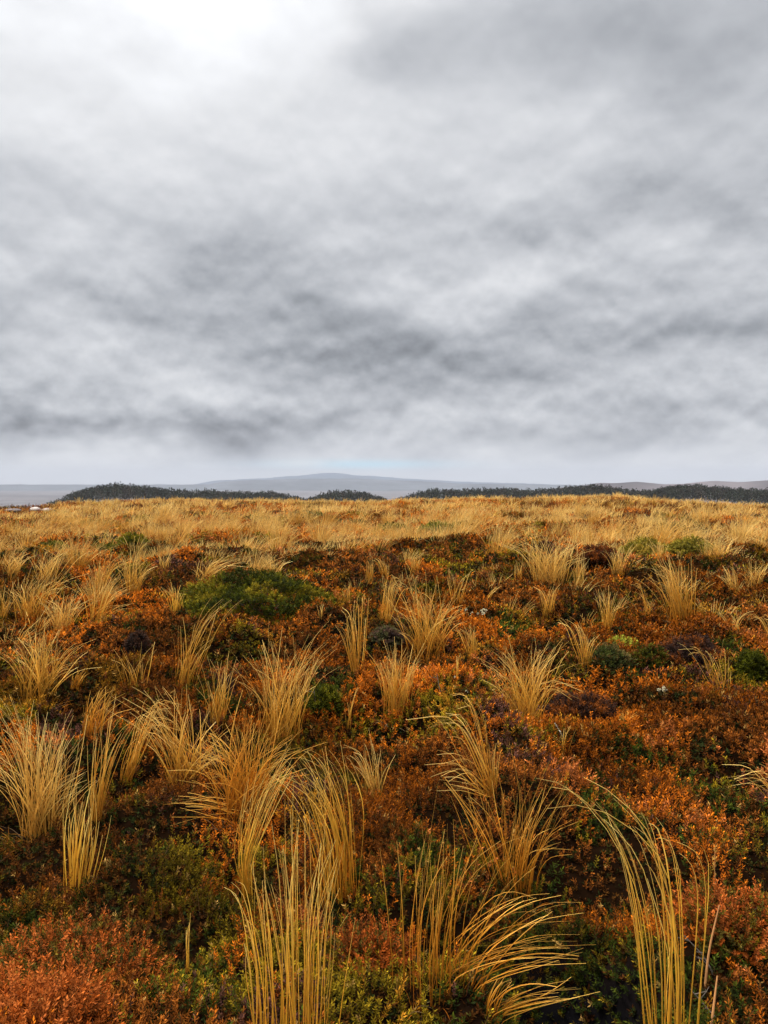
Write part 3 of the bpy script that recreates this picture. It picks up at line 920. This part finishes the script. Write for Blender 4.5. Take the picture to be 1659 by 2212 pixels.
# ------------------------------------------------------------------ shrubs that stand out
def shrub(name, px, py, wpx, hpx, cols, tips, n, label, nl=14, leaf=None, cat='shrub', group=None, lump=0.22, dens=1.0, flat=0.8, hgt=0.07, lobes=0):
    o = at(px, py)
    Y = o[1]; rx = wpx / 2 * Y / F; rz = hpx * Y / F * 1.02; ry = max(rx * flat, 0.05)
    root = empty(name, o)
    cols = np.array(cols); tips = np.array(tips)
    b = Build()
    d = unit(RNG.normal(size=(n, 3))); d[:, 2] = np.abs(d[:, 2])
    az = np.arctan2(d[:, 1], d[:, 0]); el = d[:, 2]
    seed = int(px) % 97
    lm = 1 + lump * 2 * (fbm(d[:, 0] * 2.3 + 9, d[:, 1] * 2.3 + el * 2 + 4, seed, 3) - 0.5)
    q = (0.72 + 0.28 * RNG.random(n) ** 0.5) * lm
    pos = d * q[:, None] * np.array([rx, ry, rz]); pos[:, 2] -= 0.02
    if lobes:
        la = RNG.uniform(0, 2 * PI, lobes); lq = np.sqrt(RNG.random(lobes)) * 0.8
        lc = np.stack([np.cos(la) * lq * rx, np.sin(la) * lq * ry, np.zeros(lobes)], -1)
        lr = RNG.uniform(0.22, 0.42, lobes); lh = RNG.uniform(0.3, 1.05, lobes)
        which = RNG.integers(0, lobes, n)
        pos = lc[which] + d * q[:, None] * np.stack([lr * rx, lr * ry * 1.2, lh * rz], -1)[which]
        pos[:, 2] -= 0.03
    ax = d * np.array([0.8, 0.8, 0.7]) + np.array([0, 0, 0.55]) + RNG.normal(0, 0.25, (n, 3))
    fl = fbm(d[:, 0] * 3.1 + 3, d[:, 1] * 3.1 + el * 3, seed + 5, 3) + RNG.normal(0, 0.06, n)
    k = np.clip(((fl - 0.3) / 0.4 * len(cols)).astype(int), 0, len(cols) - 1)
    lf = leaf if leaf else max(0.0125, 0.0034 * Y)
    h = max(hgt, lf * 2.5) * RNG.uniform(0.6, 1.3, n)
    sprigs(b, pos, ax, h, nl, np.full(n, lf), np.full(n, lf * 0.45), cols[k] * RNG.uniform(.75, 1.25, (n, 1)),
           tips[k] * RNG.uniform(.75, 1.25, (n, 1)))
    b.obj('foliage', M_SHRUB, root)
    m = 26
    s = Build()
    a = RNG.uniform(0, 2 * PI, m); e_ = RNG.uniform(0.25, 1.3, m)
    tipv = np.stack([np.cos(a) * np.cos(e_) * rx, np.sin(a) * np.cos(e_) * ry, np.sin(e_) * rz], -1) * 0.9
    P = np.stack([tipv * 0.03 + np.array([0, 0, -0.05]), tipv * 0.5 + RNG.normal(0, 0.03 * rx, (m, 3)), tipv], 1)
    tubes(s, P, np.tile(np.array([0.014, 0.009, 0.004]) * (0.4 + rx), (m, 1)), np.tile(np.array([0.06, 0.035, 0.022]), (m, 3, 1)), 4)
    s.obj('stems', M_WOOD, root)
    tag(root, label, cat, group)
    return root


DG = [[.016, .019, .002], [.032, .036, .002], [.060, .056, .003], [.110, .085, .005]]
DGT = [[.034, .038, .003], [.065, .066, .004], [.120, .105, .006], [.200, .145, .009]]
shrub('green_shrub', 566, 1332, 345, 84, DG, DGT, 2600, 'large round dark green shrub, widest in the heath', nl=14, lump=0.35, flat=0.7)
shrub('green_shrub', 700, 1535, 56, 40, DG[:3], DGT[:3], 500, 'small dark green shrub right of the tall tipped golden tussock')
shrub('green_shrub', 1318, 1448, 78, 42, [[.02, .028, .008], [.05, .04, .012], [.035, .045, .01]], [[.05, .05, .012], [.11, .07, .02], [.07, .075, .014]], 560,
      'dark brownish green shrub, left of the pair beside the lime moss')
shrub('green_shrub', 1405, 1440, 78, 34, [[.012, .016, .002], [.05, .018, .004], [.03, .03, .003]], [[.028, .032, .003], [.12, .04, .006], [.065, .058, .005]], 560, 'darker green shrub, right of the pair beside the lime moss')
shrub('green_shrub', 1625, 1470, 60, 50, DG[:2], DGT[:2], 460, 'dark green shrub at the right edge')
shrub('purple_shrub', 1255, 1560, 150, 50, [[.018, .009, .006], [.040, .014, .006], [.10, .028, .005]], [[.036, .018, .012], [.075, .028, .012], [.20, .055, .008]], 1200,
      'dark purple brown mound right of the splayed fan tussock', lump=0.35)
shrub('purple_shrub', 1490, 1425, 120, 38, [[.018, .010, .007], [.036, .014, .007], [.10, .028, .005]], [[.036, .018, .013], [.07, .028, .014], [.20, .055, .008]], 800,
      'dusky purple shrub right of the two dark green ones', lump=0.35)
shrub('purple_shrub', 297, 1415, 34, 38, [[.014, .009, .007], [.030, .013, .008]], [[.028, .017, .012], [.06, .026, .014]], 320, 'dark upright purple shrub above the sparse thin blades')
shrub('purple_shrub', 835, 1392, 60, 26, [[.045, .026, .02], [.03, .032, .012]], [[.09, .05, .03], [.07, .06, .02]], 380, 'dark shrub tucked under the biggest central tussock')
shrub('purple_shrub', 1288, 1212, 76, 20, [[.040, .013, .005], [.09, .024, .004]], [[.08, .025, .008], [.17, .045, .007]], 420, 'maroon heath clump right of the wide pale tussock')
shrub('olive_shrub', 1390, 1212, 110, 34, [[.10, .085, .010], [.15, .115, .012], [.20, .13, .014]], [[.18, .14, .016], [.25, .18, .02], [.30, .19, .024]], 620,
      'yellow olive mound in front of the far grass at right', lump=0.3)
shrub('olive_shrub', 1490, 1200, 80, 26, [[.10, .085, .010], [.15, .115, .012]], [[.18, .14, .016], [.25, .18, .02]], 380, 'smaller olive mound joining the yellow olive one on its right', lump=0.3)
shrub('green_shrub', 287, 1182, 46, 17, DG[1:], DGT[1:], 260, 'small green dome behind the left tussocks')
shrub('green_shrub', 113, 1197, 46, 14, DG[:3], DGT[:3], 220, 'low dark shrub under the leftmost far grass')
shrub('green_shrub', 225, 1200, 50, 14, DG[:3], DGT[:3], 220, 'low dark shrub left below the small green dome')
shrub('green_shrub', 850, 1158, 60, 13, DG[:3], DGT[:3], 220, 'thin dark green streak of shrub at mid distance')
shrub('olive_shrub', 945, 1157, 74, 15, [[.06, .06, .01], [.10, .085, .012]], [[.12, .11, .014], [.18, .14, .018]], 260, 'olive streak of shrub right of the thin dark green one')
RH = [[.030, .022, .004], [.085, .024, .004], [.17, .036, .004], [.22, .052, .010], [.055, .040, .004]]
RHT = [[.080, .055, .008], [.20, .048, .008], [.34, .075, .010], [.40, .105, .018], [.14, .085, .008]]
shrub('red_heather', 165, 2110, 340, 80, RH, RHT, 1100, 'wide reddish heather bush at lower left', nl=26, cat='heather bush', lump=0.6, hgt=0.10, lobes=15)
shrub('red_heather', 60, 2240, 300, 72, RH[1:4], RHT[1:4], 850, 'brightest red heather bush in the bottom left corner', nl=26, cat='heather bush', lump=0.6, hgt=0.10, lobes=13)
shrub('red_heather', 800, 2080, 150, 48, RH[:3], RHT[:3], 500, 'orange red heather right of the nearest tussock', nl=26, cat='heather bush', lump=0.6, hgt=0.09, lobes=11)
shrub('red_heather', 1580, 2000, 230, 64, RH, RHT, 800, 'rust brown heather bush right of the bowing yellow tussock', nl=26, cat='heather bush', lump=0.6, hgt=0.09, lobes=13)
shrub('moss_patch', 1345, 1398, 44, 10, [[.13, .14, .012], [.18, .19, .016]], [[.24, .23, .022], [.29, .27, .03]], 240, 'bright lime green patch of moss above the dark shrubs', cat='moss')


# ------------------------------------------------------------------ white flower heads
def flowers(px, py, heads, label, rpx=10, hpx=16):
    o = at(px, py); Y = o[1]; k = Y / F
    root = empty('flower_cluster', o)
    for i in range(heads):
        c = np.array([RNG.uniform(-1, 1) * rpx * k, RNG.uniform(-1, 1) * rpx * k * 0.7, RNG.uniform(0.5, 1.1) * hpx * k]) if heads > 1 else np.array([0, 0, hpx * k])
        r = RNG.uniform(1.5, 3.6) * k
        n = 34
        d = unit(RNG.normal(size=(n, 3)) + np.array([0, 0, .5]))
        b = Build()
        leaves(b, c + d * r * 0.25, d, unit(np.cross(d, RNG.normal(size=(n, 3)))), np.full(n, r), np.full(n, r * 0.7),
               np.array([.58, .52, .34]) * RNG.uniform(.75, 1.1, (n, 1)))
        h = b.obj('flower_head', M_PETAL, root)
        s = Build()
        tubes(s, np.array([[[c[0] * .6, c[1] * .6, -0.03], [c[0] * .8, c[1] * .8, c[2] * .5], list(c)]]), np.full((1, 3), .004), np.full((1, 3, 3), .1) * np.array([1, .8, .3]), 3)
        s.obj('stalk', M_WOOD, root)
    tag(root, label, 'flowers', 'pale flower heads in the heath')


flowers(1030, 1335, 8, 'cream flower cluster right of the biggest central tussock', 26, 18)
flowers(1435, 1508, 6, 'brightest white flower cluster in the right heath', 12, 22)
flowers(1306, 1264, 2, 'pale flower head above the narrow waisted tussock', 4, 12)
flowers(983, 1482, 1, 'single white bud at the foot of a lone straw', 1, 18)
flowers(700, 1182, 2, 'far pale flower speck above the green shrub', 5, 7)
flowers(1012, 1500, 2, 'tiny white buds low in dark leaves right of centre', 5, 8)


# ------------------------------------------------------------------ twigs and stalks
def twig(name, pts, w, col, label, forks=0, cat='twig', head=False, depth=None):
    o = at(*pts[0]); Y = o[1]
    W3 = np.array([on_plane(p[0], p[1], Y) for p in pts]) - o
    W3[:, 1] += np.linspace(0, 0.05, len(pts))
    root = empty(name, o)
    P = catmull(W3, 8)[None]
    P[0, 0, 2] -= 0.03
    b = Build()
    kk = np.linspace(0, 1, 8)
    tubes(b, P, (w * (1 - .55 * kk))[None], np.tile(np.array(col), (1, 8, 1)) * RNG.uniform(.8, 1.2, (1, 8, 1)), 5)
    b.obj('stem', M_WOOD, root, smooth=True)
    for i in range(forks):
        j = int(RNG.integers(2, 7)); s0 = P[0, j]
        L = np.linalg.norm(W3[-1] - W3[0]) * RNG.uniform(.2, .45)
        d = unit(np.array([RNG.choice([-1, 1]) * RNG.uniform(.5, 1), RNG.uniform(-.5, .5), RNG.uniform(.2, .9)]))
        q = np.array([[s0, s0 + d * L * .5 + RNG.normal(0, .012, 3), s0 + d * L]])
        f = Build(); tubes(f, q, np.array([[w * .6, w * .45, w * .2]]), np.tile(np.array(col), (1, 3, 1)), 4)
        f.obj('side_twig', M_WOOD, root)
    if head:
        n = 40
        t = RNG.uniform(.55, 1, n)
        pos = np.array([np.array([np.interp(v, kk, P[0, :, a]) for a in range(3)]) for v in t])
        d = unit(RNG.normal(size=(n, 3)) + np.array([0, 0, .9]))
        f = Build(); leaves(f, pos, d, unit(np.cross(d, RNG.normal(size=(n, 3)))), np.full(n, .014), np.full(n, .005),
                            np.array([.42, .22, .04]) * RNG.uniform(.6, 1.2, (n, 1)))
        f.obj('seed_head', M_DEAD, root)
    tag(root, label, cat)


BROWN = (.33, .15, .05); GREY = (.085, .066, .05)
twig('dry_stalk', [(1522, 2138), (1540, 2060), (1569, 1974)], .009, BROWN, 'thick reddish dry stalk leaning right at lower right', cat='stalk')
twig('dry_stalk', [(1532, 2260), (1550, 2185), (1566, 2132)], .009, BROWN, 'shorter dry stalk at the bottom edge, lower right', cat='stalk')
twig('seed_stalk', [(1552, 1960), (1550, 1900), (1556, 1842)], .004, BROWN, 'stalk with a dry ochre seed head right of the bowing tussock', cat='stalk', head=True)
twig('dead_twig', [(1545, 2110), (1525, 2075), (1490, 2040)], .006, GREY, 'grey forked dead twig beside the thick dry stalk', 4)
twig('dead_twig', [(1560, 2215), (1535, 2190), (1505, 2160)], .006, GREY, 'grey dead twig low in the bottom right corner', 4)
twig('dead_twig', [(1221, 1600), (1212, 1584), (1202, 1567)], .012, (.5, .44, .36), 'short bleached twig end beside a wisp of grass', 0)
twig('dead_twig', [(955, 1520), (950, 1490), (945, 1460)], .009, GREY, 'thin grey twig standing in heath right of the brush shaped tussock', 2)
twig('dead_twig', [(680, 1560), (681, 1525), (676, 1490)], .009, GREY, 'grey twig rising beside the small dark green shrub', 1)


# ------------------------------------------------------------------ stones on the far left bank
def stone(px, py, wpx, hpx, col, label):
    o = at(px, py); Y = o[1]; k = Y / F
    th = np.linspace(0, PI, 13)[:, None]; ph = np.linspace(0, 2 * PI, 22, endpoint=False)[None, :]
    d = np.stack([np.sin(th) * np.cos(ph), np.sin(th) * np.sin(ph), np.cos(th) + 0 * ph], -1)
    rr = 0.8 + 0.45 * fbm(d[..., 0] * 1.6 + px, d[..., 1] * 1.6 + d[..., 2] * 1.3, 8, 3)
    V = d * rr[..., None] * np.array([wpx / 2 * k, wpx / 2.6 * k, hpx / 1.6 * k])
    idx = np.arange(13 * 22).reshape(13, 22); nx = np.roll(idx, -1, 1)
    f = np.stack([idx[:-1], idx[1:], nx[1:], nx[:-1]], -1).reshape(-1, 4)
    c = np.array(col) * (0.7 + 0.6 * fbm(V[..., 0] * 3, V[..., 2] * 4, 4, 3)).reshape(-1, 1)
    b = Build(); b.add(V.reshape(-1, 3), f, c)
    ob = b.obj('boulder', M_STONE, smooth=True); ob.location = o
    tag(ob, label, 'rock', 'stones on the far left bank')


stone(76, 1101, 22, 9, (.34, .29, .25), 'palest boulder on the stony bank at far left')
stone(102, 1103, 30, 8, (.22, .17, .14), 'pinkish grey boulder right of the palest one on the bank')
stone(28, 1103, 36, 7, (.10, .08, .07), 'dark flat boulder left on the stony bank')


# ------------------------------------------------------------------ haze
def haze():
    x0, x1, y0, y1, z0, z1 = -13000, 13000, -13000, 13000, -95, 190
    v = [(x, y, z) for x in (x0, x1) for y in (y0, y1) for z in (z0, z1)]
    f = [(0, 1, 3, 2), (4, 6, 7, 5), (0, 4, 5, 1), (2, 3, 7, 6), (0, 2, 6, 4), (1, 5, 7, 3)]
    me = bpy.data.meshes.new('haze'); me.from_pydata(v, [], f); me.update()
    m = bpy.data.materials.new('haze_air'); m.use_nodes = True
    nt = m.node_tree; nt.nodes.clear()
    out = nt.nodes.new('ShaderNodeOutputMaterial')
    p = nt.nodes.new('ShaderNodeVolumePrincipled')
    p.inputs['Color'].default_value = (0.42, 0.45, 0.51, 1)
    p.inputs['Density'].default_value = HAZE_D
    p.inputs['Anisotropy'].default_value = 0.0
    nt.links.new(p.outputs[0], out.inputs['Volume'])
    me.materials.append(m)
    o = bpy.data.objects.new('haze', me); COL.objects.link(o)
    tag(o, 'thin grey blue moisture haze filling the air over the valley', 'haze', kind='stuff')


HAZE_D = 1.15e-4
haze()

# ------------------------------------------------------------------ sky
SUN_EL, SUN_AZ = math.radians(52), math.radians(-66)      # azimuth from +Y towards +X


def world():
    w = bpy.data.worlds.new('World'); C.world = w; w.use_nodes = True
    nt = w.node_tree; nt.nodes.clear()
    N = nt.nodes.new; L = nt.links.new

    def math_(op, a, b=None, c=None, clamp=False):
        n = N('ShaderNodeMath'); n.operation = op; n.use_clamp = clamp
        for i, q in enumerate((a, b, c)):
            if q is None: continue
            if isinstance(q, (int, float)): n.inputs[i].default_value = q
            else: L(q, n.inputs[i])
        return n.outputs[0]

    tc = N('ShaderNodeTexCoord')
    sep = N('ShaderNodeSeparateXYZ'); L(tc.outputs['Generated'], sep.inputs[0])
    X, Y, Z = sep.outputs
    az = math_('ARCTAN2', X, Y)
    el = math_('ARCSINE', math_('MINIMUM', math_('MAXIMUM', Z, -1.0), 1.0))
    # cloud layer coordinates: a sheet overhead, foreshortened towards the horizon
    den = math_('ADD', math_('MAXIMUM', Z, 0.0), 0.16)
    cx = math_('DIVIDE', X, den); cy = math_('DIVIDE', Y, den)
    comb = N('ShaderNodeCombineXYZ'); L(cx, comb.inputs[0]); L(cy, comb.inputs[1])

    def noise(scale, detail, rough, dist=0.0, off=0.0, vec=None):
        n = N('ShaderNodeTexNoise'); n.inputs['Scale'].default_value = scale
        n.inputs['Detail'].default_value = detail; n.inputs['Roughness'].default_value = rough
        n.inputs['Distortion'].default_value = dist
        mp = N('ShaderNodeMapping'); mp.inputs['Location'].default_value = (off, off * 0.7, off * 0.3)
        L(vec or comb.outputs[0], mp.inputs['Vector']); L(mp.outputs[0], n.inputs['Vector'])
        return n.outputs['Fac']

    n_big = noise(0.8, 5, 0.5, 0.15, 3.0)
    n_mid = noise(1.9, 6, 0.52, 0.2, 7.0)
    dv = N('ShaderNodeCombineXYZ'); L(az, dv.inputs[0]); L(math_('MULTIPLY', el, 1.7), dv.inputs[1])
    wx = noise(7, 4, 0.50, 0.0, 1.0, dv.outputs[0]); wy = noise(9, 4, 0.50, 0.0, 5.0, dv.outputs[0])
    n_fine = noise(5.0, 4, 0.46, 0.0, 9.0, dv.outputs[0])
    azw = math_('ADD', az, math_('MULTIPLY', math_('SUBTRACT', wx, 0.5), 0.16))
    elw = math_('ADD', el, math_('MULTIPLY', math_('SUBTRACT', wy, 0.5), 0.10))

    ramp = N('ShaderNodeValToRGB'); cr = ramp.color_ramp
    stops = [(-0.10, .46), (0.0, .86), (0.03, .67), (0.06, .53), (0.10, .47), (0.17, .48), (0.24, .53), (0.33, .60), (0.42, .64), (0.58, .62), (0.68, .95), (0.82, 3.7), (1.4, 5.0)]
    cr.interpolation = 'B_SPLINE'
    while len(cr.elements) < len(stops): cr.elements.new(0.5)
    for e, (p, v) in zip(cr.elements, stops):
        e.position = (p + 0.1) / 1.5; e.color = (v / 5, v / 5, v / 5, 1)
    L(math_('DIVIDE', math_('ADD', el, 0.1), 1.5), ramp.inputs[0])
    sp = N('ShaderNodeSeparateColor'); L(ramp.outputs[0], sp.inputs[0])
    val = math_('MULTIPLY', sp.outputs[0], 5.0)

    def blob(px, py, rx, ry, amp, warp=True):
        d = ray(px, py); d = d / np.linalg.norm(d)
        a0 = math.atan2(d[0], d[1]); e0 = math.asin(d[2])
        sx, sy = rx / F, ry / F
        dx = math_('DIVIDE', math_('SUBTRACT', azw if warp else az, a0), sx)
        dy = math_('DIVIDE', math_('SUBTRACT', elw if warp else el, e0), sy)
        q = math_('ADD', math_('MULTIPLY', dx, dx), math_('MULTIPLY', dy, dy))
        g = math_('POWER', 2.718, math_('MULTIPLY', q, -0.7))
        return math_('MULTIPLY', g, amp * 1.05 if warp else amp)

    for B in [(280, -70, 420, 120, .36), (330, 180, 480, 190, .09), (860, 95, 75, 55, -.13), (1330, 90, 380, 120, -.20), (1560, 200, 200, 120, -.07),
              (1180, 290, 330, 90, .07), (1420, 440, 270, 50, -.14), (500, 560, 230, 80, -.10), (620, 680, 420, 60, -.07),
              (760, 745, 300, 45, -.07), (870, 805, 160, 30, -.10), (1020, 625, 130, 40, .11), (905, 700, 70, 26, .09), (1120, 715, 50, 30, -.04),
              (160, 903, 330, 26, -.28), (420, 945, 120, 18, -.09), (40, 945, 120, 24, -.08), (70, 730, 170, 50, .05), (330, 800, 160, 40, .03),
              (540, 972, 110, 30, -.19), (690, 915, 150, 36, -.15), (1420, 735, 190, 34, -.09), (1270, 860, 220, 40, -.05), (780, 950, 70, 25, -.05),
              (180, 990, 330, 34, .05), (1560, 810, 140, 50, .06), (1240, 960, 120, 34, -.05), (1620, 690, 120, 26, -.06), (900, 870, 220, 28, .05)]:
        val = math_('ADD', val, blob(*B))
    nz = math_('ADD', math_('MULTIPLY', math_('SUBTRACT', n_big, 0.5), 0.12), math_('MULTIPLY', math_('SUBTRACT', n_mid, 0.5), 0.05))
    nz = math_('ADD', nz, math_('MULTIPLY', math_('SUBTRACT', n_fine, 0.5), 0.20))
    # rolls of cloud: brighter upper shoulders, darker bases
    def rolls(scale, dy, off, st):
        a = N('ShaderNodeCombineXYZ'); L(az, a.inputs[0]); L(math_('MULTIPLY', el, st), a.inputs[1])
        c = N('ShaderNodeCombineXYZ'); L(az, c.inputs[0]); L(math_('MULTIPLY', math_('ADD', el, dy), st), c.inputs[1])
        return math_('SUBTRACT', noise(scale, 5, 0.50, 0.0, off, a.outputs[0]), noise(scale, 5, 0.50, 0.0, off, c.outputs[0]))
    low = math_('SUBTRACT', 1.0, math_('MULTIPLY', math_('SUBTRACT', el, 0.08), 2.0, clamp=True))
    low = math_('MAXIMUM', low, 0.25)
    rl = math_('ADD', math_('MULTIPLY', rolls(5.0, 0.028, 2.0, 1.4), 1.3), math_('MULTIPLY', rolls(11.0, 0.012, 6.0, 1.4), 1.5))
    nz = math_('ADD', nz, math_('MULTIPLY', rl, math_('MULTIPLY', low, 0.70)))
    fade = math_('MULTIPLY', math_('ADD', el, 0.01), 14.0, clamp=True)
    val = math_('ADD', val, math_('MULTIPLY', nz, fade))
    val = math_('MAXIMUM', val, 0.12)
    # dark cloud is a little bluer than bright cloud
    cr2 = N('ShaderNodeValToRGB'); e = cr2.color_ramp.elements
    e[0].position = 0.25; e[0].color = (0.935, 0.99, 1.075, 1); e[1].position = 0.75; e[1].color = (0.985, 0.998, 1.025, 1)
    L(val, cr2.inputs[0])
    sc = N('ShaderNodeVectorMath'); sc.operation = 'SCALE'; L(cr2.outputs[0], sc.inputs[0]); L(val, sc.inputs['Scale'])
    cyan = blob(775, 1004, 150, 8, .7, False); cyan = math_('MINIMUM', cyan, 1.0)
    glow = blob(655, 1002, 45, 7, .7, False)
    mixc = N('ShaderNodeMix'); mixc.data_type = 'RGBA'
    L(cyan, mixc.inputs['Factor']); L(sc.outputs[0], mixc.inputs['A']); mixc.inputs['B'].default_value = (.42, .86, 1.08, 1)
    mixg = N('ShaderNodeMix'); mixg.data_type = 'RGBA'
    L(glow, mixg.inputs['Factor']); L(mixc.outputs['Result'], mixg.inputs['A']); mixg.inputs['B'].default_value = (.84, .84, .82, 1)

    sky = N('ShaderNodeTexSky'); sky.sky_type = 'NISHITA'; sky.sun_disc = False
    sky.sun_elevation = SUN_EL; sky.sun_rotation = SUN_AZ % (2 * PI)
    b1 = N('ShaderNodeBackground'); L(sky.outputs[0], b1.inputs[0]); b1.inputs[1].default_value = 0.06
    b2 = N('ShaderNodeBackground'); L(mixg.outputs['Result'], b2.inputs[0]); b2.inputs[1].default_value = 0.335
    ms = N('ShaderNodeMixShader'); ms.inputs[0].default_value = 0.985
    L(b1.outputs[0], ms.inputs[1]); L(b2.outputs[0], ms.inputs[2])
    out = N('ShaderNodeOutputWorld'); L(ms.outputs[0], out.inputs['Surface'])


world()
sun = bpy.data.lights.new('sun', 'SUN'); sun.energy = 1.5; sun.angle = math.radians(14); sun.color = (1.0, 0.95, 0.88)
so = bpy.data.objects.new('sun', sun); COL.objects.link(so)
sd = np.array([math.sin(SUN_AZ) * math.cos(SUN_EL), math.cos(SUN_AZ) * math.cos(SUN_EL), math.sin(SUN_EL)])
import mathutils
so.rotation_euler = mathutils.Vector(-sd).to_track_quat('-Z', 'Y').to_euler()

cam = bpy.data.cameras.new('camera'); co = bpy.data.objects.new('camera', cam); COL.objects.link(co)
co.location = CAM; co.rotation_euler = (PI / 2 + PITCH, 0, 0)
cam.sensor_fit = 'VERTICAL'; cam.sensor_height = 24; cam.lens = 24 * F / 2212
cam.clip_start = 0.05; cam.clip_end = 60000
C.camera = co
C.view_settings.view_transform = 'Standard'; C.view_settings.look = 'None'
C.view_settings.exposure = 1.7; C.view_settings.gamma = 1.0
C.cycles.volume_bounces = 1
C.cycles.max_bounces = 5
C.cycles.diffuse_bounces = 3
print('TUSSOCKS', N_TUSS + len(spots))
